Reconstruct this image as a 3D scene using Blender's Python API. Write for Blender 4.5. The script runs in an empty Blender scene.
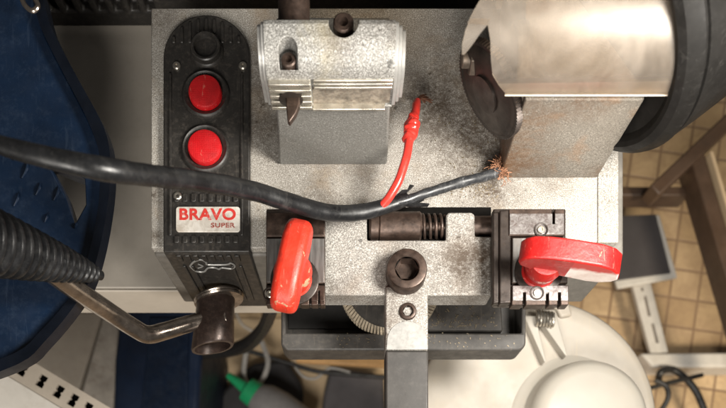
import bpy, bmesh, math, random
from mathutils import Vector, Matrix, noise
random.seed(7)
S = 0.000688          # metres per unit; 1 unit = one photo pixel on the machine's deck
D = 727.0             # camera height above the deck, in units
NX, NY = 350.0, 560.0  # point of the photo straight below the lens
sc = bpy.context.scene
col = sc.collection
def fx(px, z=0): return (px - NX) * (D - z) / D
def fy(py, z=0): return (NY - py) * (D - z) / D
def P(px, py, z=0): return Vector((fx(px, z), fy(py, z), z))

# ------------------------------------------------------------------ materials
MATS = {}
class NT:
    def __init__(s, name):
        s.m = bpy.data.materials.new(name); s.m.use_nodes = True
        s.t = s.m.node_tree; s.n = s.t.nodes
        s.bsdf = s.n['Principled BSDF']; s.out = s.n['Material Output']
        tc = s.n.new('ShaderNodeTexCoord'); s.co = tc.outputs['Object']
    def new(s, typ, **kw):
        n = s.n.new(typ)
        for k, v in kw.items():
            if k in n.inputs: n.inputs[k].default_value = v
            else: setattr(n, k, v)
        return n
    def link(s, a, b): s.t.links.new(a, b)
    def noise(s, scale, detail=3, rough=.55, dist=0, co=None):
        n = s.new('ShaderNodeTexNoise', Scale=scale, Detail=detail, Roughness=rough, Distortion=dist)
        s.link(co or s.co, n.inputs['Vector']); return n.outputs['Fac']
    def voro(s, scale, feature='F1', co=None, rnd=1.0):
        n = s.new('ShaderNodeTexVoronoi'); n.feature = feature
        n.inputs['Scale'].default_value = scale; n.inputs['Randomness'].default_value = rnd
        s.link(co or s.co, n.inputs['Vector']); return n.outputs['Distance']
    def ramp(s, fac, stops, interp='LINEAR'):
        r = s.new('ShaderNodeValToRGB'); e = r.color_ramp.elements; r.color_ramp.interpolation = interp
        while len(e) < len(stops): e.new(.5)
        for el, (p, c) in zip(e, stops):
            el.position = p
            el.color = (c, c, c, 1) if isinstance(c, (int, float)) else (*c, 1)
        s.link(fac, r.inputs['Fac']); return r.outputs['Color']
    def mix(s, fac, a, b, mode='MIX'):
        n = s.new('ShaderNodeMix', data_type='RGBA', blend_type=mode)
        for sock, v in ((n.inputs[0], fac), (n.inputs[6], a), (n.inputs[7], b)):
            if isinstance(v, (int, float)): sock.default_value = v
            elif isinstance(v, tuple): sock.default_value = (*v, 1)
            else: s.link(v, sock)
        return n.outputs[2]
    def bump(s, h, strength=.3, dist=.0006):
        b = s.new('ShaderNodeBump', Strength=strength, Distance=dist)
        s.link(h, b.inputs['Height']); s.link(b.outputs['Normal'], s.bsdf.inputs['Normal'])
    def set(s, **kw):
        for k, v in kw.items():
            i = s.bsdf.inputs[k]
            if isinstance(v, tuple): i.default_value = (*v, 1)
            elif isinstance(v, (int, float)): i.default_value = v
            else: s.link(v, i)
    def stretch(s, sx, sy, sz):
        mp = s.new('ShaderNodeMapping'); mp.inputs['Scale'].default_value = (sx, sy, sz)
        s.link(s.co, mp.inputs['Vector']); return mp.outputs['Vector']

def hammered(name, dark, mid, light, cell=620, stain=(.16, .10, .05), stain_amt=.5, rough=.45, bump=.5, metal=0.0, vary=.25, spot=.6, grime=(), grimec=(.055, .036, .022)):
    t = NT(name)
    warp = t.new('ShaderNodeVectorMath', operation='ADD')
    wn = t.new('ShaderNodeTexNoise', Scale=cell * .55, Detail=2); t.link(t.co, wn.inputs['Vector'])
    sc_ = t.new('ShaderNodeVectorMath', operation='SCALE'); sc_.inputs['Scale'].default_value = .0022 * 620 / cell
    t.link(wn.outputs['Color'], sc_.inputs[0]); t.link(t.co, warp.inputs[0]); t.link(sc_.outputs[0], warp.inputs[1])
    v = t.voro(cell * .62, 'DISTANCE_TO_EDGE', co=warp.outputs[0])
    n1 = t.noise(cell * 1.7, 4, .7)
    f = t.mix(.66, v, n1)
    cells = t.ramp(f, [(.25, dark), (.36, mid), (.47, light)])
    big = t.noise(14, 5, .6)
    c = t.mix(t.ramp(big, [(.35, 0.0), (.75, vary)]), cells, dark)
    gr = t.ramp(t.noise(1250, 3, .7), [(.40, .65), (.52, 0.0)])
    c = t.mix(gr, c, tuple(x * .8 for x in dark))
    bl = t.ramp(t.noise(95, 5, .7, .6), [(.46, 0.0), (.66, .42)])
    c = t.mix(bl, c, tuple((a_+b_)/2 for a_, b_ in zip(dark, mid)))
    st = t.ramp(t.noise(26, 6, .65, .4), [(.52, 0.0), (.72, stain_amt)])
    c = t.mix(st, c, stain)
    sp = t.ramp(t.noise(210, 2, .5), [(.68, 0.0), (.74, spot)])
    c = t.mix(sp, c, tuple(x * .35 for x in dark))
    gn = t.noise(75, 6, .72, .4); gf = t.noise(420, 4, .7)
    for (gx_, gy_, gz_, gr_, ga_) in grime:      # oily dust that has settled round a spot
        d_ = t.new('ShaderNodeVectorMath', operation='DISTANCE'); t.link(t.co, d_.inputs[0]); d_.inputs[1].default_value = (gx_*S, gy_*S, gz_*S)
        e_ = t.ramp(d_.outputs['Value'], [(gr_*S*.25, 1.0), (gr_*S, 0.0)])
        h_ = t.mix(1.0, e_, t.ramp(t.mix(.5, gn, gf), [(.40, .1), (.56, 1.0)]), 'MULTIPLY')
        c = t.mix(t.mix(1.0, h_, ga_, 'MULTIPLY') if False else t.mix(1.0, h_, (ga_, ga_, ga_), 'MULTIPLY'), c, grimec)
    t.set(**{'Base Color': c, 'Roughness': rough, 'Metallic': metal})
    t.bump(f, bump, .0009)
    return t.m
def plain(name, c, rough=.5, metal=0.0, var=.25, dust=0.0, dustc=(.3, .27, .23), scratch=0.0, bump=0.08, scale=90, coat=0, spec=None):
    t = NT(name)
    n = t.noise(scale, 5, .62)
    d = tuple(x * (1 - var) for x in c); l = tuple(min(1, x * (1 + var)) for x in c)
    o = t.ramp(n, [(.3, d), (.7, l)])
    if dust:
        dn = t.ramp(t.noise(scale * 3.3, 6, .75), [(.5, 0.0), (.78, dust)])
        o = t.mix(dn, o, dustc)
        dn2 = t.ramp(t.noise(1500, 2, .5), [(.69, 0.0), (.73, dust)])
        o = t.mix(dn2, o, dustc)
    if scratch:
        sn = t.ramp(t.noise(220, 3, .6, 1.5, co=t.stretch(1, .08, 1)), [(.62, 0.0), (.68, scratch)])
        o = t.mix(sn, o, dustc)
    rr = t.ramp(t.noise(scale * 1.7, 4, .6), [(.3, max(0, rough - .1)), (.7, min(1, rough + .12))])
    t.set(**{'Base Color': o, 'Roughness': rr, 'Metallic': metal})
    if spec is not None: t.set(**{'Specular IOR Level': spec})
    if coat: t.set(**{'Coat Weight': coat})
    t.bump(t.noise(scale * 6, 3, .6), bump, .0004)
    return t.m

M = MATS
M['deck'] = hammered('granite_hammer_paint', (.115, .10, .08), (.41, .385, .345), (.62, .60, .56), cell=1150, stain=(.30, .21, .12), stain_amt=.5, vary=.28,
    grime=[(fx(484), fy(142), 0, 95, .8), (fx(430), fy(104), 0, 46, .75), (fx(490), fy(194), 0, 22, 1.0), (fx(320), fy(160), 0, 90, .35), (fx(265), fy(120), 0, 50, .6), (fx(320), fy(212), 0, 34, .6), (fx(365), fy(168), 0, 26, .45),
           (fx(262), fy(70), 0, 40, .6), (fx(157), fy(196), 0, 12, .8), (fx(155), fy(238), 0, 11, .9), (fx(160), fy(20), 0, 26, .6), (fx(440), fy(60), 0, 60, .45), (fx(560), fy(180), 0, 28, .4), (fx(612), fy(200), 0, 14, .5)])
M['carriage'] = hammered('grey_hammer_paint', (.085, .077, .068), (.36, .34, .31), (.58, .56, .52), cell=950, stain=(.18, .12, .07), stain_amt=.4, vary=.22,
    grime=[(fx(470, 12), fy(262, 12), 12, 56, 1.0), (fx(384, 12), fy(330, 12), 12, 22, .8), (fx(400, 12), fy(292, 12), 12, 40, .6), (fx(335, 12), fy(285, 12), 12, 30, .5), (fx(407, 12), fy(266, 12), 12, 34, .6)])
M['silver'] = hammered('silver_hammer_paint', (.085, .08, .072), (.32, .315, .295), (.52, .51, .485), cell=800, stain=(.33, .27, .13), stain_amt=.35, rough=.36, metal=.2, vary=.15,
    grime=[(fx(343, 140), fy(40, 140), 140, 22, .6), (fx(288, 138), fy(62, 138), 135, 18, .5), (fx(385, 130), fy(30, 140), 140, 24, .45)])
M['pillar'] = hammered('slate_hammer_paint', (.11, .105, .095), (.155, .15, .138), (.22, .215, .20), cell=850, stain=(.10, .08, .06), stain_amt=.2, rough=.42, bump=.7, vary=.1, spot=.15)
M['horn'] = hammered('tan_hammer_paint', (.095, .085, .07), (.215, .19, .158), (.32, .292, .25), cell=900, stain=(.24, .125, .055), stain_amt=.7, rough=.5, vary=.3, spot=.25,
    grime=[(150, 382, 20, 60, .9), (150, 382, 90, 45, .6), (200, 382, 118, 34, .5), (245, 382, 10, 20, .6)], grimec=(.10, .05, .022))
M['housing'] = plain('housing_paint', (.13, .12, .105), .55, var=.2, dust=.25)
M['black'] = plain('black_plastic', (.022, .020, .018), .45, dust=.4, dustc=(.14, .12, .10), scratch=.15)
M['blackdull'] = plain('dull_black', (.016, .015, .014), .65, dust=.1, dustc=(.10, .09, .08))
M['motor'] = plain('motor_black', (.0075, .007, .0065), .55, dust=.10, dustc=(.06, .056, .052), scratch=.12, scale=60, spec=.10)
M['rubber'] = plain('cable_rubber', (.009, .0092, .010), .34, var=.5, dust=.4, dustc=(.055, .053, .05), scratch=.25, spec=.35, scale=60, bump=.25)
M['corebl'] = plain('core_insulation', (.022, .023, .025), .36, dust=.35, dustc=(.20, .20, .20), scratch=.35)
M['steel'] = plain('brown_steel', (.055, .037, .029), .42, .6, var=.5, dust=.28, dustc=(.19, .12, .085), scale=160)
M['darksteel'] = plain('dark_steel', (.035, .027, .023), .4, .5, var=.4, dust=.2, dustc=(.16, .11, .08))
M['rust'] = plain('rusty_flat', (.24, .21, .17), .55, .35, var=.6, dust=.95, dustc=(.11, .06, .035), scale=200)
M['bright'] = plain('bright_metal', (.62, .58, .5), .3, .85, var=.25, dust=.4, dustc=(.3, .22, .12))
M['greyflat'] = plain('machined_grey', (.33, .325, .31), .42, .35, var=.12, dust=.2, dustc=(.2, .19, .17), scale=200)
M['handleblack'] = plain('lever_grip', (.040, .037, .034), .5, dust=.3, dustc=(.12, .11, .10), scale=60)
M['tray'] = plain('tray_grey', (.050, .046, .042), .55, var=.3, dust=.4, dustc=(.17, .145, .115), scratch=.25, scale=70)
M['chrome'] = plain('worn_chrome', (.32, .27, .23), .2, .92, var=.35, dust=.3, dustc=(.04, .03, .025), scale=110)
M['socket'] = plain('brown_socket', (.042, .028, .023), .36, .45, var=.35, dust=.4, dustc=(.17, .11, .085), scale=120)
M['copper'] = plain('copper_strand', (.30, .145, .08), .65, .15, var=.45, scale=400)
M['oldcopper'] = plain('old_copper', (.17, .08, .05), .45, .6, var=.4)
M['redwire'] = plain('red_insulation', (.62, .035, .025), .3, var=.15, coat=.4)
M['bench'] = plain('bench_laminate', (.43, .39, .335), .55, var=.08, dust=.25, dustc=(.24, .20, .15), scale=30)
M['benchlip'] = plain('bench_edge', (.55, .49, .41), .5, var=.06, dust=.2, dustc=(.3, .25, .18), scale=30)
M['blue'] = plain('blue_plastic', (.0045, .014, .036), .42, var=.2, dust=.2, dustc=(.07, .10, .15), scratch=.12, scale=45)
M['bluerim'] = plain('navy_rim', (.004, .006, .011), .4, var=.3, scale=45, spec=.3)
M['navy'] = plain('navy_bin', (.006, .017, .045), .5, var=.3, scale=20)
M['cream'] = plain('cream_plastic', (.36, .32, .265), .45, var=.05, dust=.22, dustc=(.48, .38, .25), scratch=.2, scale=22, coat=.2)
M['creamdome'] = plain('cream_dome', (.39, .36, .31), .42, var=.04, dust=.18, dustc=(.46, .38, .28), scratch=.15, scale=22, coat=.2)
M['whitemetal'] = plain('white_metal', (.56, .53, .48), .5, var=.1, dust=.3, dustc=(.3, .25, .18), scale=30)
M['beige'] = plain('beige_cabinet', (.40, .35, .29), .55, var=.12, dust=.3, dustc=(.2, .15, .1), scale=18)
M['door'] = plain('dirty_door_edge', (.40, .36, .31), .6, var=.25, dust=.7, dustc=(.12, .07, .04), scale=25)
M['greypanel'] = plain('grey_panel', (.06, .054, .055), .5, var=.12, scale=20)
M['wood'] = plain('dark_wood', (.075, .045, .028), .5, var=.35, scale=18)
M['board'] = plain('orange_board', (.62, .36, .15), .55, var=.2, scale=30)
M['card'] = plain('cardboard', (.60, .45, .28), .8, var=.12, scale=16)
M['cloth'] = plain('charcoal_cloth', (.035, .033, .034), .8, var=.3, scale=20)
M['clothgrey'] = plain('grey_cloth', (.10, .092, .095), .8, var=.2, scale=20)
M['green'] = plain('green_plastic', (.02, .36, .14), .4, var=.1)
M['bottle'] = plain('grey_bottle', (.27, .26, .255), .45, var=.1)
M['greycable'] = plain('grey_cable', (.42, .40, .37), .5, var=.15)
M['blackcable'] = plain('black_cable', (.018, .017, .016), .5)
M['holeshade'] = plain('hole_shade', (.005, .0045, .004), .9, spec=.05)  # near-black colour standing in for shade inside slots
M['nutsteel'] = plain('dull_nut', (.16, .13, .105), .5, .6, var=.5, dust=.5, dustc=(.05, .035, .025))
M['filing'] = plain('brass_filing', (.27, .22, .15), .4, .6, var=.6, scale=900)
M['spring'] = plain('spring_wire', (.5, .46, .4), .3, .9)
M['bristle'] = plain('bristle', (.50, .42, .31), .55, .1, var=.3, scale=300)

def mk_red(name, base, chip, lo=.64, hi=.68, rough=.32, bumpcell=0, grime=.55):
    t = NT(name)
    n = t.ramp(t.noise(70, 5, .65), [(.3, tuple(x * .62 for x in base)), (.7, base)])
    gm = t.ramp(t.noise(55, 6, .72, .8), [(.50, 0.0), (.72, grime)])
    n = t.mix(gm, n, (.20, .03, .02))
    sc1 = t.ramp(t.noise(240, 3, .65, 2.0, co=t.stretch(1, .12, 1)), [(.63, 0.0), (.68, .5)])
    n = t.mix(sc1, n, (.62, .22, .16))
    ch = t.ramp(t.noise(95, 5, .62, .5), [(lo, 0.0), (hi, 1.0)])
    o = t.mix(ch, n, chip)
    rr = t.ramp(t.noise(120, 5, .7), [(.3, rough), (.7, rough+.25)])
    t.set(**{'Base Color': o, 'Roughness': rr, 'Coat Weight': .12, 'Coat Roughness': .35})
    if bumpcell: t.bump(t.voro(bumpcell, 'F1', rnd=.25), .4, .0006)
    else: t.bump(t.noise(210, 5, .7), .45, .0009)
    return t.m
M['redhandle'] = mk_red('red_handle', (.70, .040, .018), (.40, .28, .17), .625, .645)
M['redhandle2'] = mk_red('red_handle_dark', (.40, .008, .007), (.36, .21, .12), .66, .68)
M['redbutton'] = mk_red('red_lens', (.60, .006, .010), (.45, .02, .02), .8, .9, .4, 1300, .25)

def mk_glareside():  # pale reflection painted into the lower front of the right knob
    t = NT('pale_glare_side')
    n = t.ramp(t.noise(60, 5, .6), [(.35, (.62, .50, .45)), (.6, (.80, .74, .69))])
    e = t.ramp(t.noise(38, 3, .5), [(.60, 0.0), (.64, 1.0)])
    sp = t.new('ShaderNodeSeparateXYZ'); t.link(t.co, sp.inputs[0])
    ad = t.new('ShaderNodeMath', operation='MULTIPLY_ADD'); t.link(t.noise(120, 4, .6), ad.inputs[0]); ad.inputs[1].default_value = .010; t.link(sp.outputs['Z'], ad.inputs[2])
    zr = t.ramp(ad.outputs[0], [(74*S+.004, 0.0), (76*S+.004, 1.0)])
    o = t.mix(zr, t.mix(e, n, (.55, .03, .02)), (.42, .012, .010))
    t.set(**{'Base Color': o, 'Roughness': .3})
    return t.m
M['glareside'] = mk_glareside()

def mk_mottled():
    t = NT('mottled_steel_face')
    n = t.ramp(t.noise(330, 5, .72, .6), [(.36, (.10, .075, .07)), (.48, (.16, .145, .14)), (.66, (.27, .255, .25))])
    t.set(**{'Base Color': n, 'Roughness': .38, 'Metallic': .45})
    t.bump(t.noise(600, 3), .2, .0004); return t.m
M['mottled'] = mk_mottled()

def mk_brushed():
    t = NT('brushed_plate')
    n = t.noise(500, 4, .6, co=t.stretch(1, .06, 1))
    o = t.ramp(n, [(.3, (.10, .095, .09)), (.7, (.26, .25, .24))])
    st = t.ramp(t.noise(60, 5, .6), [(.5, 0.0), (.7, .6)])
    t.set(**{'Base Color': t.mix(st, o, (.12, .09, .07)), 'Roughness': .4, 'Metallic': .5}); return t.m
M['brushed'] = mk_brushed()

def mk_badge():
    t = NT('badge_paper')
    n = t.ramp(t.noise(130, 6, .7, .6), [(.35, (.46, .41, .35)), (.55, (.68, .64, .58)), (.7, (.74, .71, .66))])
    st = t.ramp(t.noise(420, 4, .7), [(.62, 0.0), (.7, .6)])
    t.set(**{'Base Color': t.mix(st, n, (.42, .33, .25)), 'Roughness': .4}); return t.m
M['badge'] = mk_badge()
def mk_ink(name, c):
    t = NT(name)
    f = t.ramp(t.noise(300, 5, .7), [(.54, 0.0), (.74, .75)])
    t.set(**{'Base Color': t.mix(f, c, (.66, .58, .52)), 'Roughness': .45}); return t.m
M['ink'] = mk_ink('red_print', (.62, .045, .035)); M['ink2'] = mk_ink('brown_print', (.33, .07, .05))

def mk_shield():
    t = NT('scuffed_clear_plastic')
    tr = t.new('ShaderNodeBsdfTransparent'); tr.inputs[0].default_value = (.78, .72, .64, 1)
    df = t.new('ShaderNodeBsdfDiffuse')
    tl = t.new('ShaderNodeBsdfTranslucent')
    cc = t.ramp(t.noise(40, 5, .65, .3), [(.3, (.30, .26, .22)), (.7, (.50, .45, .40))])
    t.link(cc, df.inputs[0]); t.link(cc, tl.inputs[0])
    gl = t.new('ShaderNodeBsdfGlossy'); gl.inputs['Color'].default_value = (1, .96, .9, 1)
    rr = t.ramp(t.noise(70, 5, .7), [(.3, .30), (.7, .44)]); t.link(rr, gl.inputs['Roughness'])
    m1 = t.new('ShaderNodeMixShader'); m1.inputs[0].default_value = .45
    t.link(df.outputs[0], m1.inputs[1]); t.link(tl.outputs[0], m1.inputs[2])
    haze = t.ramp(t.noise(34, 6, .7, .7), [(.3, .12), (.7, .32)])
    # scr = t.ramp(t.noise(420, 3, .6, 1.2, co=t.stretch(.06, 1, .4)), [(.62, 0.0), (.70, .3)])
    hz = haze
    m2 = t.new('ShaderNodeMixShader'); t.link(hz, m2.inputs[0])
    t.link(tr.outputs[0], m2.inputs[1]); t.link(m1.outputs[0], m2.inputs[2])
    fr = t.new('ShaderNodeFresnel'); fr.inputs[0].default_value = 1.36
    m3 = t.new('ShaderNodeMixShader'); t.link(fr.outputs[0], m3.inputs[0])
    t.link(m2.outputs[0], m3.inputs[1]); t.link(gl.outputs[0], m3.inputs[2])
    t.link(m3.outputs[0], t.out.inputs['Surface']); return t.m
M['shield'] = mk_shield()
M['guardedge'] = plain('cut_plastic_edge', (.62, .55, .46), .3, var=.2, dust=.3, dustc=(.3, .24, .18))

def mk_tiles():
    t = NT('floor_tiles')
    mp = t.new('ShaderNodeMapping'); mp.inputs['Rotation'].default_value = (0, 0, math.radians(8))
    mp.inputs['Location'].default_value = (.012, .018, 0)
    t.link(t.co, mp.inputs['Vector'])
    b = t.new('ShaderNodeTexBrick', offset=0.0, squash=1.0)
    b.inputs['Scale'].default_value = 1.0
    b.inputs['Brick Width'].default_value = .0535; b.inputs['Row Height'].default_value = .0535
    b.inputs['Mortar Size'].default_value = .0024; b.inputs['Mortar Smooth'].default_value = .3
    b.inputs['Color1'].default_value = (.47, .33, .18, 1); b.inputs['Color2'].default_value = (.58, .43, .26, 1)
    b.inputs['Mortar'].default_value = (.20, .13, .08, 1)
    t.link(mp.outputs[0], b.inputs['Vector'])
    d = t.ramp(t.noise(9, 6, .65), [(.38, 0.0), (.72, .7)])
    o = t.mix(d, b.outputs['Color'], (.26, .17, .10))
    d2 = t.ramp(t.noise(42, 6, .75, 1.0), [(.46, 0.0), (.66, .55)])
    o = t.mix(d2, o, (.3, .2, .12))
    t.set(**{'Base Color': o, 'Roughness': .4})
    inv = t.new('ShaderNodeMath', operation='SUBTRACT'); inv.inputs[0].default_value = 1.0
    t.link(b.outputs['Fac'], inv.inputs[1]); t.bump(inv.outputs[0], .5, .0015); return t.m
M['tiles'] = mk_tiles()

# ------------------------------------------------------------------ mesh building (units, not metres)
class MB:
    def __init__(s): s.bm = bmesh.new()
    def face(s, vs, mi=0):
        try:
            f = s.bm.faces.new(vs); f.material_index = mi; return f
        except ValueError: return None
    def prism(s, pts, z0, z1, mi=0, mtop=None):
        a = [s.bm.verts.new((x, y, z0)) for x, y in pts]; b = [s.bm.verts.new((x, y, z1)) for x, y in pts]
        n = len(pts); s.face(a[::-1], mi); s.face(b, mi if mtop is None else mtop)
        for i in range(n): s.face([a[i], a[(i+1) % n], b[(i+1) % n], b[i]], mi)
        return s
    def box(s, x0, x1, y0, y1, z0, z1, mi=0):
        return s.prism([(x0, y0), (x1, y0), (x1, y1), (x0, y1)], z0, z1, mi)
    def hexa(s, bot, top, mi=0):           # two quads of 3-D points
        a = [s.bm.verts.new(p) for p in bot]; b = [s.bm.verts.new(p) for p in top]
        s.face(a[::-1], mi); s.face(b, mi)
        for i in range(4): s.face([a[i], a[(i+1) % 4], b[(i+1) % 4], b[i]], mi)
        return s
    def xprism(s, prof, x0, x1, mi=0):     # profile (y, z) swept along x
        a = [s.bm.verts.new((x0, y, z)) for y, z in prof]; b = [s.bm.verts.new((x1, y, z)) for y, z in prof]
        n = len(prof); s.face(a, mi); s.face(b[::-1], mi)
        for i in range(n): s.face([a[i], b[i], b[(i+1) % n], a[(i+1) % n]], mi)
        return s
    def lathe(s, o, axis, prof, n=40, mi=0, caps=True):   # profile (along, radius)
        o = Vector(o); ax = Vector(axis).normalized()
        u = ax.orthogonal().normalized(); v = ax.cross(u); rings = []
        for t, r in prof:
            rings.append([s.bm.verts.new(o + ax*t + (u*math.cos(2*math.pi*k/n) + v*math.sin(2*math.pi*k/n))*max(r, .01)) for k in range(n)])
        for a, b in zip(rings, rings[1:]):
            for k in range(n): s.face([a[k], a[(k+1) % n], b[(k+1) % n], b[k]], mi)
        if caps: s.face(rings[0][::-1], mi); s.face(rings[-1], mi)
        return s
    def tube(s, pts, rad, n=14, sub=8, mi=0, flat=1.0, rough=0.0):
        pts = [Vector(p) for p in pts]; m = len(pts)
        rads = rad if isinstance(rad, (list, tuple)) else [rad]*m
        path, rr = [], []
        for i in range(m-1):
            p0, p1, p2, p3 = pts[max(i-1, 0)], pts[i], pts[i+1], pts[min(i+2, m-1)]
            for k in range(sub):
                t = k/sub
                path.append(.5*((2*p1)+(p2-p0)*t+(2*p0-5*p1+4*p2-p3)*t*t+(3*p1-p0-3*p2+p3)*t**3)); rr.append(rads[i]+(rads[i+1]-rads[i])*t)
        path.append(pts[-1]); rr.append(rads[-1])
        rings = []; ref = Vector((0, 0, 1))
        for i, p in enumerate(path):
            d = (path[min(i+1, len(path)-1)]-path[max(i-1, 0)]).normalized()
            u = ref - d*ref.dot(d)
            u = u.normalized() if u.length > 1e-4 else d.orthogonal().normalized()
            ref = u; v = d.cross(u)
            ring = []
            for k in range(n):
                a = 2*math.pi*k/n
                r = rr[i]*(1+rough*(noise.noise(p*.08+Vector((math.cos(a), math.sin(a), 0))*.7)))
                ring.append(s.bm.verts.new(p+u*math.cos(a)*r*flat+v*math.sin(a)*r))
            rings.append(ring)
        for a, b in zip(rings, rings[1:]):
            for k in range(n): s.face([a[k], a[(k+1) % n], b[(k+1) % n], b[k]], mi)
        s.face(rings[0][::-1], mi); s.face(rings[-1], mi)
        return s
    def xform(s, mat): s.bm.transform(mat); return s
    def build(s, name, mat, parent=None, bevel=0, seg=2, angle=35, cuts=None, sub=0, wn=False):
        bm = s.bm
        bmesh.ops.recalc_face_normals(bm, faces=bm.faces)
        bm.transform(Matrix.Scale(S, 4))
        me = bpy.data.meshes.new(name); bm.to_mesh(me); bm.free()
        mats = mat if isinstance(mat, (list, tuple)) else [mat]
        for m in mats: me.materials.append(MATS[m])
        o = bpy.data.objects.new(name, me); col.objects.link(o)
        if cuts: boolean(o, cuts)
        me = o.data
        for p in me.polygons: p.use_smooth = True
        me.set_sharp_from_angle(angle=math.radians(angle))
        if bevel:
            b = o.modifiers.new('bevel', 'BEVEL'); b.width = bevel*S; b.segments = seg; b.limit_method = 'ANGLE'; b.angle_limit = math.radians(angle)
            if wn: o.modifiers.new('wn', 'WEIGHTED_NORMAL')
        if sub:
            q = o.modifiers.new('sub', 'SUBSURF'); q.levels = q.render_levels = sub
        if parent: setparent(o, parent)
        return o
def boolean(o, cuts):
    tmp = []
    for c in cuts:
        bmesh.ops.recalc_face_normals(c.bm, faces=c.bm.faces); c.bm.transform(Matrix.Scale(S, 4))
        me = bpy.data.meshes.new('cut'); c.bm.to_mesh(me); c.bm.free()
        co = bpy.data.objects.new('cut', me); col.objects.link(co); tmp.append(co)
        b = o.modifiers.new('b', 'BOOLEAN'); b.object = co; b.operation = 'DIFFERENCE'; b.solver = 'EXACT'
    dg = bpy.context.evaluated_depsgraph_get(); dg.update()
    new = bpy.data.meshes.new_from_object(o.evaluated_get(dg))
    nm = o.data.name; old = o.data; o.modifiers.clear(); o.data = new; bpy.data.meshes.remove(old); new.name = nm
    for c in tmp:
        me = c.data; bpy.data.objects.remove(c); bpy.data.meshes.remove(me)
LOC = {}
def setparent(o, p):
    o.parent = p
    if p.type == 'EMPTY': o.matrix_parent_inverse = Matrix.Translation(-LOC[p.name])
def tag(o, label, cat, group=None, kind=None):
    if label: o['label'] = label
    if cat: o['category'] = cat
    if group: o['group'] = group
    if kind: o['kind'] = kind
    return o
def empty(name, loc, label, cat, group=None):
    o = bpy.data.objects.new(name, None); col.objects.link(o); o.location = Vector(loc)*S
    o.empty_display_size = .02; LOC[o.name] = Vector(loc)*S
    return tag(o, label, cat, group)
def circ(cx, cy, r, n=24, a0=0, a1=360):
    return [(cx+r*math.cos(math.radians(a0+(a1-a0)*k/n)), cy+r*math.sin(math.radians(a0+(a1-a0)*k/n))) for k in range(n+(0 if a1-a0 == 360 else 1))]
def pp(lst, z): return [(fx(x, z), fy(y, z)) for x, y in lst]
FLOOR = -1250

# ------------------------------------------------------------------ the machine
mach = empty('key_cutting_machine', (35, 430, -145), 'grey hammered key cutting machine with red knobs, clear shield and black control strip', 'machine')
MB().prism([(-199, 309), (278, 309), (278, 556), (-199, 556)], -145, -11).build('base_housing', 'housing', mach, bevel=3)
MB().prism([(-199, 312), (200, 312), (202, 318), (247.6, 318), (247.6, 552), (-199, 552)], -11, 0).build('deck_plate', 'deck', mach, bevel=1.2)
MB().prism([(248.3, 318), (269, 318), (269, 552), (248.3, 552)], -11, -.6).build('edge_strip', 'deck', mach, bevel=1.2)

# control strip: runs along the left of the deck and folds down the front
ZP = 7
cxp, cyp, rp = fx(206.5, ZP), fy(58, ZP), 43
top = [(cxp+rp, 305)] + circ(cxp, cyp, rp, 28, 0, 180) + [(cxp-rp, 305)]
m = MB().prism(top, 0.3, ZP)
m.box(cxp-rp, cxp+rp, 304.6, 309.5, -146, 4)
panel = m.build('control_panel', 'black', mach, bevel=1.6)
m = MB()
for k in range(9):
    x = fx(174+k*8.1, ZP)
    ymax = cyp+math.sqrt(max(0, (rp-5)**2-(x-cxp)**2))
    m.box(x-1.6, x+1.6, fy(44 if abs(x-cxp) > 14 else 34, ZP), ymax, ZP-1, ZP+2.2)
for px in (170.5, 242):
    m.box(fx(px, ZP)-1.4, fx(px, ZP)+1.4, fy(236, ZP), fy(74, ZP), ZP-1, ZP+2)
for py in (197, 203.2, 236, 242.8):
    pass
for k in range(8):
    x = fx(177+k*8.4, ZP)
    m.box(x-2.4, x+2.4, fy(202.5, ZP), fy(194, ZP), ZP-1, ZP+2.2)
    m.box(x-2.4, x+2.4, fy(243.5, ZP), fy(236.5, ZP), ZP-1, ZP+2.2)
    m.box(x-2.4, x+2.4, 302.8, 305, -12, 2)
    if k in (0, 1, 6, 7): m.box(x-1.6, x+1.6, 302.8, 305, -122, -24)
m.build('panel_rib', 'black', panel, bevel=.8)
def button(px, py, r, col_mat):
    x, y = fx(px, ZP), fy(py, ZP)
    b = MB().lathe((x, y, ZP), (0, 0, 1), [(0, r), (5.5, r), (7, r-1), (7.6, r-3), (8, 0)], 44).build('red_button', col_mat, mach)
    MB().lathe((x, y, ZP-.5), (0, 0, 1), [(0, r+7.5), (2, r+7.5), (4, r+6.2), (4.6, r+5), (3, r+3), (2, r+1)], 44, caps=False).build('button_collar', 'black', b)
    return b
button(206, 95, 16.3, 'redbutton')
button(205.5, 149.5, 16.6, 'redbutton')
x, y = fx(207, ZP), fy(52, ZP)
MB().lathe((x, y, ZP-.5), (0, 0, 1), [(0, 17), (2.5, 16.5), (4, 15), (9, 14.5), (10, 13.5), (9.5, 11.5), (4, 10.8), (4, 0)], 40).build('switch_socket', 'black', panel)
for px, py in ((177, 67), (243, 67), (178, 197)):
    MB().lathe(P(px, py, ZP-.5), (0, 0, 1), [(0, 4), (2.4, 4), (3.2, 3), (3.2, 1.6), (1.6, 1.2), (1.6, 0)], 20).build('panel_screw', 'spring', panel)
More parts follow.
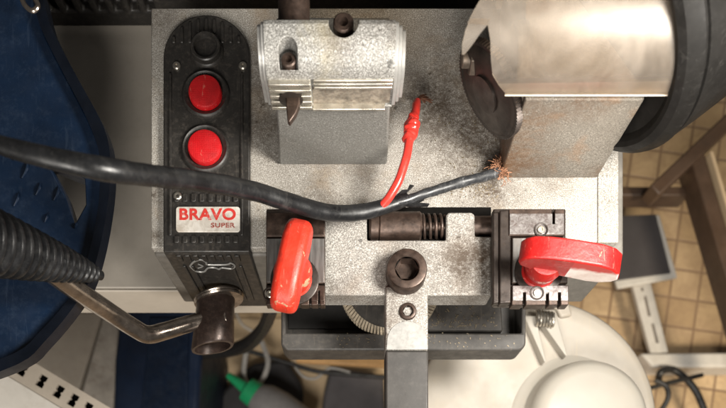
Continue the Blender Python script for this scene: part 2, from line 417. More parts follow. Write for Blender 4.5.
# badge with its lettering
def rrect(x0, x1, y0, y1, r, n=5):
    o = []
    for cx, cy, a in ((x1-r, y1-r, 0), (x0+r, y1-r, 90), (x0+r, y0+r, 180), (x1-r, y0+r, 270)):
        o += circ(cx, cy, r, n, a, a+90)
    return o
bx0, bx1, by0, by1 = fx(176, 8), fx(240, 8), fy(232, 8), fy(206.7, 8)
badge = MB().prism(rrect(bx0, bx1, by0, by1, 3), ZP-.3, ZP+1.4).build('badge', 'badge', mach, bevel=.4)
def text(body, name, px0, px1, py0, py1, z, mat, parent, bold=0.03):
    cu = bpy.data.curves.new(name, 'FONT'); cu.body = body; cu.size = 1; cu.offset = bold; cu.extrude = .004; cu.space_character = 1.06
    t = bpy.data.objects.new('tmp', cu); col.objects.link(t)
    dg = bpy.context.evaluated_depsgraph_get(); dg.update()
    me = bpy.data.meshes.new_from_object(t.evaluated_get(dg)); bpy.data.objects.remove(t); bpy.data.curves.remove(cu)
    xs = [v.co.x for v in me.vertices]; ys = [v.co.y for v in me.vertices]
    a, b, c, d = min(xs), max(xs), min(ys), max(ys)
    X0, X1, Y0, Y1 = fx(px0, z), fx(px1, z), fy(py1, z), fy(py0, z)
    for v in me.vertices:
        v.co = Vector((X0+(v.co.x-a)/(b-a)*(X1-X0), Y0+(v.co.y-c)/(d-c)*(Y1-Y0), z+(.35 if v.co.z > 0 else 0)))*S
    me.name = name; me.materials.clear(); me.materials.append(MATS[mat])
    o = bpy.data.objects.new(name, me); col.objects.link(o); setparent(o, parent); return o
text('BRAVO', 'badge_lettering', 179.5, 235.8, 208.4, 220.2, ZP+1.4, 'ink', badge, .03)
text('SUPER', 'badge_lettering', 211, 235, 223, 227.6, ZP+1.4, 'ink2', badge, .02)
# key emblem on the folded front
def fr(px, py, Y=303.6):
    k = Y/(NY-py); z = D-k*D
    return Vector(((px-NX)*k, Y, z))
em = [(190, 266), (194, 261.5), (201, 259.5), (206, 262), (208, 264.5), (226, 264.5), (231, 263), (235, 266), (231, 268.6), (222, 267.6), (219, 269), (215, 267.6), (208, 267.8), (204, 271.5), (196, 271), (190, 266)]
m = MB(); m.tube([fr(a, b) for a, b in em], 1.0, 6, 3)
m.tube([fr(198, 264), fr(203, 266), fr(198, 268)], .8, 6, 3)
m.build('key_emblem', 'greyflat', panel)

# pillar that carries the tracer
def zq(pts): return [tuple(p) for p in pts]
b0 = [(-71, 395, 0), (37, 395, 0), (37, 505, 0), (-71, 505, 0)]
t0 = [(fx(276.5, 82), 402, 84), (fx(390, 82), 402, 84), (fx(390, 82), 480, 84), (fx(276.5, 82), 480, 84)]
MB().hexa(b0, t0).build('tracer_pillar', 'pillar', mach, bevel=2)
# tracer head
prof = [(400.5, 84), (400.5, 122), (402.5, 129), (406, 134.5), (412, 139.5), (420, 143.5), (429, 145.5), (433, 144), (436, 140), (436, 84)]
xa, xb, xm = fx(266, 125), fx(394.5, 125), fx(312, 105)
c1 = MB().lathe((fx(343.5, 140), 432, 128), (0, 0, 1), [(0, 12.5), (30, 12.5)], 32)
sx, sy = fx(288, 138), fy(53, 138)
c2 = MB().prism(circ(sx, sy+2, 7.6, 12, 0, 180)+[(sx-7.6, sy-8), (sx+7.6, sy-8)], 126, 160)
c3 = MB().box(xm, xb+5, 399, 403.5, 85.5, 121)
head = MB().xprism(prof, xa, xb).build('tracer_head', 'silver', mach, bevel=.9, cuts=[c1, c2, c3], angle=30)
def scaled(f, dz=0):
    cy, cz = 420, 112
    return [(cy+(y-cy)*f, cz+(z-cz)*f+dz) for y, z in prof]
m = MB()
for i, f in enumerate((.96, .88, .78)): m.xprism(scaled(f), xb-.5+i*3, xb+2.6+i*3)
m.build('end_plate', 'greyflat', head, bevel=.6)
m = MB().xprism(scaled(.96), xa-2.5, xa+.5); m.xprism(scaled(.9), xa-5.5, xa-2)
m.build('end_plate', 'greyflat', head, bevel=.6)
m = MB()
for k in range(5): m.box(xa+1, xm-.6, 396.2, 401, 86.5+k*7.6, 90.2+k*7.6)
for k in range(3): m.box(xm+2, xb-1, 399.8-k*.3, 404.5, 109+k*5, 111.4+k*5)
m.box(xm-.5, xb-6, 397, 404.5, 83.6, 86.2)
m.build('grip_rib', 'bright', head, bevel=.6)
MB().box(xm+.3, xb-2, 402.6, 404.8, 86.4, 106).build('jaw_face', 'rust', head)
MB().lathe(P(343.5, 30, 127), (0, 0, 1), [(0, 8.5), (8, 8.5), (9.5, 7), (9.5, 4), (5, 3.4), (5, 0)], 28).build('set_screw', 'steel', head)
MB().lathe((sx, sy-2, 125), (0, 0, 1), [(0, 6.2), (8, 6.2), (9, 5), (9, 3), (6, 2.4), (6, 0)], 24).build('set_screw', 'steel', head)
zt = 101
MB().lathe((fx(291, zt), 401, zt), (0, -1, 0), [(-2, 10.5), (4.8, 10.5), (5.4, 9), (5.4, 0)], 28).build('tracer_bushing', 'darksteel', head)
m = MB().prism(pp([(285.5, 94), (286, 86), (290, 83), (296, 85), (300, 93), (300, 104), (296, 114), (289.5, 123), (287.5, 121), (286, 106)], zt+3), zt-3, zt+4)
m.build('tracer_point', 'steel', mach, bevel=1)
MB().lathe((fx(294, 118), 434, 118), (0, 1, 0), [(0, 11), (6, 13.2), (60, 13.2), (62, 11), (62, 0)], 36).build('tracer_shaft', 'steel', head)

# spindle housing, cutter, motor, shield
yh = 382
m = MB().hexa([(149.5, yh, 0), (247, yh, 0), (247, 545, 0), (149.5, 545, 0)], [(146, yh+1, 122), (245, yh+1, 122), (245, 545, 122), (146, 545, 122)])
m.lathe((138, 424, 88), (1, 0, 0), [(0, 39), (2, 41), (12, 42)], 48)
m.build('spindle_housing', 'horn', mach, bevel=5, seg=3)
th = .62; ax = (math.cos(th), math.sin(th), 0); cc_ = Vector((121, 411, 88))
m = MB(); n = 80; ra, rb = [], []
u_ = Vector((math.sin(th), -math.cos(th), 0)); A_ = Vector(ax)
for k in range(n*2):
    a = math.pi*k/n; r = 42 if k % 2 else 40.7
    v = u_*r*math.cos(a)+Vector((0, 0, r*math.sin(a)))
    ra.append(m.bm.verts.new(cc_+v)); rb.append(m.bm.verts.new(cc_+v+A_*6.5))
m.face(ra); m.face(rb[::-1])
for k in range(n*2): m.face([ra[k], ra[(k+1) % (2*n)], rb[(k+1) % (2*n)], rb[k]])
wheel_c = m.build('cutter_wheel', 'darksteel', mach)
MB().lathe(cc_ + A_*.4, tuple(-A_), [(0, 39), (1, 38), (2.5, 32), (3, 16), (5, 16)], 48).build('cutter_face', 'darksteel', wheel_c)
m = MB().xprism([(436+13*math.cos(math.radians(60*k+10)), 94+13*math.sin(math.radians(60*k+10))) for k in range(6)], 104, 118)
m.lathe((105, 436, 94), (-1, 0, 0), [(0, 7), (7, 7), (8, 6)], 24)
m.build('spindle_nut', 'nutsteel', mach, bevel=1.2)

mc = Vector((208, 457, 120)); R0 = 118
MB().lathe(mc, ax, [(-9, 0), (-9, R0-22), (-13, R0-17), (-14, R0-13), (-11, R0-7), (-4, R0-1.5), (0, R0), (1.2, R0-.6), (1.6, R0-3), (4.4, R0-3), (5, R0-.8), (30, R0-1), (110, R0-4), (115, R0-8), (115, 0)], 128).build('motor', 'motor', mach, angle=24)
cy, cz, sR = 430, 145, 58
def lerp(tab, v):
    if v <= tab[0][0]: return tab[0][1]
    for (a, p), (b, q) in zip(tab, tab[1:]):
        if v <= b: return p+(q-p)*(v-a)/(b-a)
    return tab[-1][1]
left_main = [(-40, 492), (-10, 484), (0, 480), (10, 474), (22, 468), (24.5, 467), (25.5, 488), (40, 490.5), (60, 491), (75, 492.5), (86, 499), (93, 505)]
tab_l, tab_r = [(20, 470), (30, 465.5), (45, 462), (56, 462)], [(20, 490), (25, 487.5), (34, 480), (44, 473), (50, 468.5), (56, 463)]
m = MB()
def sheet(rows):
    g = []
    for r in (sR, sR-1.8):
        gg = []
        for (a, l, rt) in rows:
            Y, Z = cy-r*math.cos(a), cz+r*math.sin(a)
            gg.append([m.bm.verts.new((l+(rt-l)*j/10, Y, Z)) for j in range(11)])
        g.append(gg)
    o_, i_ = g
    for q in g:
        for r1, r2 in zip(q, q[1:]):
            for j in range(10): m.face([r1[j], r1[j+1], r2[j+1], r2[j]])
    for k in range(len(rows)-1):
        for j in (0, 10): m.face([o_[k][j], o_[k+1][j], i_[k+1][j], i_[k][j]])
    for k in (0, len(rows)-1):
        for j in range(10): m.face([o_[k][j], o_[k][j+1], i_[k][j+1], i_[k][j]])
rows, rowt = [], []
for k in range(131):
    a = math.radians(k*1.0); Y, Z = cy-sR*math.cos(a), cz+sR*math.sin(a); q = D/(D-Z); py = NY-Y*q
    l = (lerp(left_main, py)-NX)/q if py > -12 else rows[-1][1]
    rows.append((a, l, 264))
    if 18 < py < 56: rowt.append((a, (lerp(tab_l, py)-NX)/q, (lerp(tab_r, py)-NX)/q))
sheet(rows); sheet(rowt)
shd = m.build('safety_shield', 'shield', mach, angle=50)
m = MB(); kq = D/(D-cz)
m.tube([((505-NX)/kq, cy-sR+.9, cz-.4), (200, cy-sR+.9, cz-.4), (266, cy-sR+.9, cz-.4)], 1.25, 8, 6)
m.build('guard_edge', 'guardedge', shd)

# carriage
zc = 12
cp = pp([(322, 206), (367, 206), (367, 240), (446, 240), (446, 214.5), (449, 212), (472, 212), (475, 215), (475, 236), (492, 236), (492, 295), (322, 295)], zc)
MB().prism(cp, -18, zc).build('carriage', 'carriage', mach, bevel=1.8)
MB().box(fx(365), fx(491), fy(241.5), fy(207.5), -30, .6).build('slot_shade', 'holeshade', mach)  # solid block, painted black as the shade in the carriage slot
zb = 0
ypl, zpl = fy(225, 6), 2
m = MB().lathe((fx(369, 6), ypl, zpl), (1, 0, 0), [(0, 11), (2, 13.4), (9, 13.4), (10, 12.6), (11, 14), (50, 14), (52, 12.5), (52, 4), (78, 4)], 48)
m.build('plunger', 'steel', mach)
m = MB(); pts = []
for k in range(4*14+1):
    a = 2*math.pi*k/14
    pts.append((fx(422, 6)+23*k/56, ypl+11*math.cos(a), zpl+11*math.sin(a)))
m.tube(pts, 1.6, 8, 2).build('plunger_spring', 'steel', mach)
MB().lathe((fx(475, 6), fy(225, 6), 1), (1, 0, 0), [(-2, 10.5), (2, 10.5), (16, 10.5), (20, 10.5)], 32).build('slide_pin', 'steel', mach)
def socket_bolt(px, py, z, r, h, mat, name='socket_bolt'):
    x, y = fx(px, z+h), fy(py, z+h)
    m = MB().lathe((x, y, z), (0, 0, 1), [(-2, r), (h-2, r), (h-.5, r-.8), (h, r-2), (h, r*.62), (h-1, r*.58)], 44, caps=False)
    hexp = [(r*.58*math.cos(math.radians(60*k)), r*.58*math.sin(math.radians(60*k))) for k in range(6)]
    a = [m.bm.verts.new((x+p, y+q, z+h-1)) for p, q in hexp]; b = [m.bm.verts.new((x+p*.9, y+q*.9, z+max(0, h-12))) for p, q in hexp]
    for i in range(6): m.face([a[i], a[(i+1) % 6], b[(i+1) % 6], b[i]])
    m.face(b)
    # ring between round mouth and hexagon
    return m.build(name, mat, mach)
socket_bolt(407, 268, zc, 19.5, 20, 'steel')
# lever
zl = 15
MB().box(fx(385.5, zl), fx(428, zl), fy(350, zl), fy(286, zl), -16, zl).build('lever_arm', 'carriage', mach, bevel=1.6)
lv = MB().box(fx(385.5, zl), fx(428.3, zl), fy(470, zl), fy(350.4, zl), -18, zl+.8).build('lever_grip', 'handleblack', mach, bevel=2)
MB().prism(circ(fx(407, zl), fy(341, zl), 19.5, 20, 0, 180)+[(fx(407, zl)-20, fy(349.4, zl)), (fx(407, zl)+20, fy(349.4, zl))], zl-.5, zl+.7).build('ground_flat', 'greyflat', mach, bevel=.3)
socket_bolt(408, 310.5, zl-2, 8.6, 5, 'steel')

# vises
def vise(px0, px1, tops, slit_list, screws, jaw, wing_at, wing_ang, wing_mat, wing_parts):
    z0, z1 = 20, 29
    ya, yb = fy(305, z1), fy(208.5, z1)
    v = MB().box(fx(px0, z1), fx(px1, z1), ya, yb, z0, z1).build('vise', 'darksteel', mach, bevel=1.5)
    MB().box(fx(px0+14, 12), fx(px1-14, 12), fy(282, 12), fy(226, 12), -2, z0+1).build('pivot_block', 'darksteel', v)
    for (a, b, c, d, zt, mat) in tops:
        cuts = [MB().box(fx(s0, zt), fx(s1, zt), fy(e1, zt), fy(e0, zt), z1-6, zt+5) for (s0, s1, e0, e1) in slit_list if e0 < d and e1 > c]
        m = MB().prism(pp([(a, d), (b, d), (b, c), (a, c)], zt), z1-5, zt-.9).build('jaw_block', 'steel', v, bevel=.8, cuts=cuts)
        cuts = [MB().box(fx(s0, zt), fx(s1, zt), fy(e1, zt), fy(e0, zt), z1-6, zt+5) for (s0, s1, e0, e1) in slit_list if e0 < d and e1 > c]
        MB().prism(pp([(a+.8, d-(4 if d > 300 else 1)), (b-.8, d-(4 if d > 300 else 1)), (b-.8, c+(5 if c < 212 and mat == 'mottled' else 1)), (a+.8, c+(5 if c < 212 and mat == 'mottled' else 1))], zt), zt-1.2, zt).build('jaw_face', mat, v, bevel=.3, cuts=cuts)
    for (sx_, sy_, sz_) in screws:
        MB().lathe(P(sx_, sy_, sz_), (0, 0, 1), [(-3, 6.6), (.8, 6.6), (.8, 5.6), (.6, 5.2)], 28, caps=False).build('screw_recess', 'darksteel', v)
        MB().lathe(P(sx_, sy_, sz_), (0, 0, 1), [(-3, 3.6), (.9, 3.6), (1.4, 3.0), (1.4, 1.8), (.2, 1.5), (.2, 0)], 24).build('screw', 'bright', v)
    for (a, b, c, d, zt) in jaw:
        MB().prism(pp([(a, d), (b, d), (b, c), (a, c)], zt), z1-6, zt).build('jaw_block', 'darksteel', v, bevel=1.2)
    # wing knob: rounded upright paddle on a hub
    wx, wy = wing_at
    L, T, hub = wing_parts
    up = [(-L, 72), (-L+3, 80), (-L+10, 86), (-L*.5, 89), (0, 90), (L*.5, 88.5), (L-11, 84), (L-3, 76), (L, 64)]
    lo = [(L-4, 58), (L-14, 53), (L*.45, 52), (0, 55), (hub-15, 58 if hub < 0 else 51), (-L+12, 62 if hub < 0 else 52), (-L+3, 66 if hub < 0 else 58)]
    out = up+lo
    m = MB()
    a = [m.bm.verts.new((u, -T*.5, z)) for u, z in out]; b = [m.bm.verts.new((u, T*.5, z)) for u, z in out]
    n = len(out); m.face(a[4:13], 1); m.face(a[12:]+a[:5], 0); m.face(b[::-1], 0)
    for i in range(n): m.face([a[i], b[i], b[(i+1) % n], a[(i+1) % n]], 0)
    c = P(wx, wy, 78)
    hc = c + Vector((math.cos(wing_ang), math.sin(wing_ang), 0))*hub
    m.xform(Matrix.Translation((c.x, c.y, 0)) @ Matrix.Rotation(wing_ang, 4, 'Z'))
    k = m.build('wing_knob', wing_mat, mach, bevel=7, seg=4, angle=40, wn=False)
    MB().lathe((hc.x, hc.y, 0), (0, 0, 1), [(z1, 17), (zt+1, 17), (zt+3, 15), (44, 14.5), (50, 17), (57, 18), (66, 15)], 40).build('knob_hub', wing_mat[0] if isinstance(wing_mat, list) else wing_mat, k)
    MB().lathe((hc.x, hc.y, 0), (0, 0, 1), [(z1-2, 23), (zt+.8, 23), (zt+1.4, 22)], 40).build('knob_washer', 'darksteel', k)
    return v
vise(493, 566, [(509, 565, 208.5, 235, 38, 'mottled'), (512, 568, 237, 283, 35, 'brushed'), (512, 569, 284.5, 304.5, 38, 'mottled')],
     [(552.5, 555, 208, 224), (523, 526, 292, 312), (546, 549, 292, 312), (558, 561, 292, 312)],
     [(541, 230, 38.2), (537, 293, 38.2)], [(493, 499, 212, 303, 34), (499.6, 511, 210, 303, 36)],
     (573, 256), math.radians(-8), ['redhandle2', 'glareside'], (47, 20, -20))
vise(266, 324, [(266, 325, 212, 236, 36, 'steel'), (266, 325, 237.5, 283, 35, 'brushed'), (266, 325, 284.5, 304.5, 36, 'steel')],
     [(298, 300.4, 290, 312), (309, 311.4, 290, 312), (318, 320, 290, 312)],
     [(270, 294, 36.2)], [],
     (291, 262), math.radians(78), ['redhandle', 'redhandle'], (43, 24, 0))

# tray, brush
zt_ = -72
tx0, tx1, ty0, ty1 = fx(281, zt_), fx(526, zt_), fy(350, zt_), 309
out = [(tx0+6, ty0)] + circ(tx1-9, ty0+9, 9, 5, 270, 360) + [(tx1, ty1), (tx0, ty1), (tx0, ty0+6)]
cutp = MB().box(tx0+5, fx(522, zt_), fy(333, zt_), ty1+4, -106, 0)
tray = MB().prism(out, -112, zt_).build('chip_tray', 'tray', mach, bevel=2, cuts=[cutp])
MB().prism(pp([(428, 331), (503, 331), (499, 300), (428, 300)], -80)[:2] + [(fx(500, -80), ty1), (fx(400, -80), ty1)], -107, -80).build('tray_block', 'tray', mach, bevel=2)
MB().box(tx0+5.5, fx(427, -100), fy(331, -106)+2, ty1-1, -105.6, -103).build('tray_liner', 'blackdull', mach)
gx, gy, gz = fx(390, -70), fy(284.5, -70), -70
m = MB().lathe((gx, gy, gz-14), (0, 0, 1), [(0, 49), (12, 49), (14, 47.5), (14, 20), (16, 19), (16, 0)], 72)
wheel = m.build('drive_wheel', 'tray', mach)
m = MB(); n = 92
for k in range(n):
    a = 2*math.pi*k/n; c, s_ = math.cos(a), math.sin(a); c2, s2 = math.cos(a+.035), math.sin(a+.035)
    r0, r1, w = 47.6, 55.5, 1.25
    q = [(gx+r0*c+w*s_, gy+r0*s_-w*c), (gx+r1*c2+w*s_, gy+r1*s2-w*c), (gx+r1*c2-w*s_, gy+r1*s2+w*c), (gx+r0*c-w*s_, gy+r0*s_+w*c)]
    m.prism(q, gz-10, gz+.5+.4*(k % 2))
m.build('toothed_rim', 'bristle', wheel)
# brass filings in the tray and on the deck
m = MB()
for i in range(26):
    x, y, z = random.uniform(fx(428, -80), fx(500, -80)), random.uniform(fy(329, -80), 306), -79.6
    if i > 44: x, y, z = random.uniform(tx0+90, tx1-14), random.uniform(ty0+6, fy(336, zt_)), zt_+.3
    a = random.uniform(0, 6.28); l = random.choice((.7, .9, 1.2, 2.2)); w = random.uniform(.3, .6)
    c, s_ = math.cos(a), math.sin(a)
    m.prism([(x+l*c+w*s_, y+l*s_-w*c), (x+l*c-w*s_, y+l*s_+w*c), (x-l*c-w*s_, y-l*s_+w*c), (x-l*c+w*s_, y-l*s_-w*c)], z, z+.5)
for i in range(360):
    ch = random.random()
    if ch < .35: px, py, z = random.gauss(486, 14), random.gauss(188, 9), .1
    elif ch < .6: px, py, z = random.gauss(470, 26), random.gauss(150, 22), .1
    elif ch < .8: px, py, z = random.uniform(430, 500), 327-abs(random.gauss(0, 7)), -79.7
    else: px, py, z = random.uniform(330, 520), 340+random.gauss(0, 4), -71.8
    if z > 0 and (px > 498 or py > 204): continue
    if z < 0 and (py < 300 or py > 348): continue
    q = P(px, py, z); a = random.uniform(0, 6.28); l = random.choice((.4, .5, .7, 1.1)); w = random.uniform(.25, .5)
    c, s_ = math.cos(a), math.sin(a)
    m.prism([(q.x+l*c+w*s_, q.y+l*s_-w*c), (q.x+l*c-w*s_, q.y+l*s_+w*c), (q.x-l*c-w*s_, q.y-l*s_+w*c), (q.x-l*c+w*s_, q.y-l*s_-w*c)], z, z+.45)
o = m.build('metal_filings', 'filing', mach); o['kind'] = 'stuff'

# lamp arm on the front of the control strip
zs = -92
p0 = P(216, 300, zs); p1 = P(214, 348, zs)
axs = (p1-p0).normalized()
L = (p1-p0).length
m = MB().lathe(p0 - axs*3, axs, [(0, 21), (L*.5, 21.5), (L+1, 23), (L+3, 22), (L+3, 19), (4, 17)], 40)
for v in m.bm.verts:
    f_ = max(0, min(1, (p0.y-v.co.y)/L)); v.co.y += f_*.26*(v.co.x-p1.x); v.co.x += f_*-2.5*(1 if v.co.x < p1.x else .2); v.co.z *= 1-.0*f_
sk = m.build('lamp_socket', 'socket', mach)
m = MB().lathe(P(219, 299.5, zs-2), (axs.x+.24, axs.y, .05), [(-4, 24), (-3, 27.5), (-1, 28.2), (0, 27.4), (1.2, 28.2), (3, 27), (3.4, 22)], 56)
m.build('lamp_flange', 'chrome', sk)
tp = [P(226, 318, -84), P(196, 322, -80), P(165, 331, -68), P(148, 334.5, -58), P(134, 328, -44), P(108, 311, -12), P(72, 287, 42), P(40, 264, 85), P(10, 247, 120)]
arm = MB().tube(tp, [9, 9, 9.3, 9.6, 9.6, 9.6, 9.8, 10, 10], 22, 10).build('lamp_tube', 'chrome', mach)
s0, s1 = P(101, 275.5, 30), P(-30, 236, 150)
dirv = (s1-s0).normalized(); LL = (s1-s0).length
prf = [(-1, 1), (-1, 3), (0, 4.5), (3, 5)]
t_ = 6
while t_ < LL:
    f = t_/LL; r = 5+26*f**.7; w = 6+3.4*f
    prf += [(t_, r-2.6-2*f), (t_+w*.3, r-.4), (t_+w*.5, r), (t_+w*.7, r-.4), (t_+w, r-2.6-2*f)]
    t_ += w*1.12
prf += [(LL, 12)]
MB().lathe(s0, dirv, prf, 44).build('rubber_boot', 'rubber', arm)

# ------------------------------------------------------------------ the cut power cable
cab = empty('power_cable', P(405, 200, 12), 'black two-core power cable lying across the machine with a red wire and bare copper ends', 'cable')
pth = [P(-40, 131, 250), P(0, 145, 245), P(50, 158, 240), P(100, 168.5, 228), P(150, 175.5, 196), P(205, 182, 150), P(250, 190.5, 112), P(285, 201, 86), P(318, 210.5, 62), P(345, 213.5, 46), P(372, 210, 36), P(396, 203, 30), P(408, 199, 29)]
jk = MB().tube(pth, [5.6, 6.2, 7.2, 8.0, 7.7, 7.7, 7.9, 7.9, 7.6, 7.4, 7.2, 6.6, 5.8], 24, 10, flat=.85, rough=.06).build('cable_jacket', 'rubber', cab)
m = MB()
m.prism(pp([(392, 206), (414, 186), (409.5, 185), (407.5, 190), (402, 190.5), (392, 199)], 31), 30, 32.2)
m.prism(pp([(404, 206), (412, 207), (428, 206.4), (429.5, 204), (418, 203), (424, 200), (408, 201)], 29), 28, 30.2)
m.build('jacket_flap', 'rubber', jk)
MB().tube([P(385, 206, 31), P(410, 199, 30), P(440, 189, 26), P(465, 181.5, 21), P(485, 176.5, 16), P(499, 172, 13)], [4.8, 4.6, 4.4, 4.5, 5.0, 4.4], 16, 10, rough=.22).build('black_core', 'corebl', cab)
m = MB().tube([P(382, 206, 36), P(390, 196, 40), P(399, 180, 44), P(405.5, 160, 46), P(408.5, 145, 44), P(410, 136, 42)], [4.0, 4.1, 4.2, 4.2, 4.2, 4.2], 16, 10, rough=.08)
m.tube([P(413, 120, 38), P(415, 112, 32), P(416.5, 105, 27), P(417, 101, 24)], [4.6, 4.5, 4.2, 3.4], 16, 8, rough=.25)
red = m.build('red_core', 'redwire', cab)
m = MB()      # crumpled turns of tape over the joint
for i in range(9):
    f = i/8; c0 = P(409.2+3.4*f+random.uniform(-.6, .6), 140-22*f, 43-6*f); a = random.uniform(-.45, .45); r = 5.4+1.9*math.sin(f*3.1)+random.uniform(-.5, .6)
    m.tube([c0+Vector((a, -2.6, .5)), c0+Vector((0, 0, random.uniform(-.3, .6))), c0+Vector((-a, 2.8, -.4))], [r*.86, r, r*.82], 18, 4, rough=.55)
m.build('tape_wrap', 'redwire', red)
m = MB()
for i in range(26):
    a = random.uniform(-1, 1); l = random.uniform(8, 19); bend = random.uniform(-.5, .5)
    pts = [P(417+random.uniform(-1.5, 1.5), 103, 24)]
    for k in range(1, 5):
        f = k/4; pts.append(P(417+l*f*(.75+.2*a)+bend*3*f*f, 101-3.5*math.sin(f*2.6)+a*5*f, 24-8*f+random.uniform(-1, 1)))
    m.tube(pts, .5, 5, 4)
m.build('copper_strands', 'oldcopper', red)
m = MB()
for i in range(150):
    th_ = math.radians(random.gauss(52, 26)); l = random.uniform(5, 17); bend = random.gauss(0, 1.5)
    q = [497.5+random.uniform(-1.5, 1.5), 172.5+random.uniform(-3, 3)]; pts = [P(q[0], q[1], 13+random.uniform(-2.5, 2.5))]; zz_ = 13
    for k in range(1, 6):
        t2 = th_+bend*k/5*1.6+random.gauss(0, .35); q[0] += l/5*math.cos(t2); q[1] -= l/5*math.sin(t2); zz_ = max(2, zz_+random.uniform(-2, 2.6))
        pts.append(P(q[0], q[1], zz_))
    m.tube(pts, .3, 5, 4)
m.build('copper_strands', 'copper', cab)

# ------------------------------------------------------------------ bench and what is round the machine
bench = empty('workbench', (-200, 600, -1250), 'cream laminate workbench under the machine', 'workbench')
YB = fy(289.5, -145)
MB().box(-900, 176, YB+1.5, 1200, -218, -145).build('bench_top', 'bench', bench, bevel=2)
MB().box(-900, 176, YB-2, YB+1.2, -222, -145.6).build('front_edge', 'benchlip', bench, bevel=1.2)
for x in (-870, 120): MB().box(x, x+50, 1100, 1150, FLOOR+.5, -218).build('leg', 'whitemetal', bench)

# black slotted casing behind the machine
cs = [MB().prism([(fx(46+i*16.3, -110), 630), (fx(55.5+i*16.3, -110), 630), (fx(55.5+i*16.3, -110), 654), (fx(46+i*16.3, -110), 654)], -122, -98) for i in range(7)]
cas = MB().box(fx(38, -145), fx(480, -145), 640, 760, -144.6, 30).build('slotted_casing', 'black', None, bevel=3, cuts=cs)
tag(cas, 'black plastic casing with a row of slots behind the machine', 'casing')

# dark blue plastic container on the left
bc = empty('plastic_tub', (fx(20, 0), fy(180, 0), -144), 'large dark blue plastic tub with a triangular opening, left of the machine', 'tub')
zu = 26
outl = [(-60, -30), (27, -30), (50, 25), (73, 70), (92, 104), (104, 128), (109.5, 150), (110, 180), (106, 215), (99, 250), (89, 282), (72, 309), (45, 341), (18, 364), (-60, 392)]
inl = [(-60, -30), (16, -30), (39, 25), (62, 71), (81, 107), (92, 132), (98, 152), (99, 180), (96, 213), (89, 247), (80, 277), (64, 302), (38, 331), (13, 352), (-60, 379)]
def dens(l, n=4):
    r = []
    for i in range(len(l)-1):
        for k in range(n):
            t = k/n; p0, p1, p2, p3 = l[max(i-1, 0)], l[i], l[i+1], l[min(i+2, len(l)-1)]
            r.append(tuple(.5*((2*p1[j])+(p2[j]-p0[j])*t+(2*p0[j]-5*p1[j]+4*p2[j]-p3[j])*t*t+(3*p1[j]-p0[j]-3*p2[j]+p3[j])*t**3) for j in (0, 1)))
    return r+[l[-1]]
O, I = pp(dens(outl), zu), pp(dens(inl), zu)
m = MB(); n = len(O)
for (za, zb_, A, B) in ((8, zu, O, I),):
    a0 = [m.bm.verts.new((*p, za)) for p in O]; a1 = [m.bm.verts.new((*p, zb_)) for p in O]
    b0_ = [m.bm.verts.new((*p, za)) for p in I]; b1 = [m.bm.verts.new((*p, zb_-3)) for p in I]
    for i in range(n-1):
        m.face([a0[i], a0[i+1], a1[i+1], a1[i]]); m.face([a1[i], a1[i+1], b1[i+1], b1[i]]); m.face([b1[i], b1[i+1], b0_[i+1], b0_[i]])
        m.face([b0_[i], b0_[i+1], a0[i+1], a0[i]])
m.build('rim', 'bluerim', bc, bevel=2.5, seg=3)
tri = MB().prism(pp([(50, 166), (86, 180), (87, 206), (76, 226), (66, 196)], 10), -60, 60)
MB().prism(I, -6, 14).build('side_panel', 'blue', bc, bevel=1.5, cuts=[tri])
m = MB()
for (a, b, l) in ((22, 178, 16), (36, 195, 12), (54, 200, 13), (45, 222, 8), (14, 206, 13), (75, 228, 5), (14, 160, 9)):
    q = P(a, b, 15)
    m.tube([q, q+Vector((l*.35, l*.5, 2)), q+Vector((l*.3, l, 0))], [.7, 1.5, .5], 8, 5)
m.build('embossed_mark', 'blue', bc)
foot = [(p[0]*.96-14, p[1]) for p in I]
MB().prism(pp([(-60, 318), (-10, 312), (24, 270), (42, 215), (38, 140), (16, 70), (-20, 0), (-60, -20)], -144), -144.4, -7).build('tub_body', 'navy', bc, bevel=3)
# shiny buckle at the top of the tub
MB().tube([P(20, -8, 34), P(24, 4, 36), P(32, 11, 36), P(38, 6, 36), P(33, -4, 36)], 2.4, 10, 6).build('buckle', 'chrome', bc)

# ------------------------------------------------------------------ below the bench, left
def slab(name, pts, z, t, mat, label, cat, bevel=2, extra=None, kind=None):
    o = MB().prism(pp(pts, z), z-t, z).build(name, mat, None, bevel=bevel)
    return tag(o, label, cat, kind=kind)
fl = MB().box(-4200, 5200, -3600, 5200, FLOOR-20, FLOOR).build('floor', 'tiles'); tag(fl, None, None, kind='structure')
cab_ = empty('cabinet', P(60, 360, FLOOR), 'beige metal cabinet with a stained door edge under the bench', 'cabinet')
zc_ = -1020
MB().prism(pp([(8, 312), (103, 312), (66, 430), (-20, 430)], zc_), FLOOR+1, zc_).build('side_panel', 'beige', cab_, bevel=4)
MB().prism(pp([(104.5, 312), (121, 312), (112, 430), (72, 430)], zc_), FLOOR+1, zc_+4).build('door_edge', 'door', cab_, bevel=4)
za = -330
rl = empty('perforated_rail', P(40, 390, za), 'cream perforated metal rail leaning with a row of black slots, lower left', 'rail')
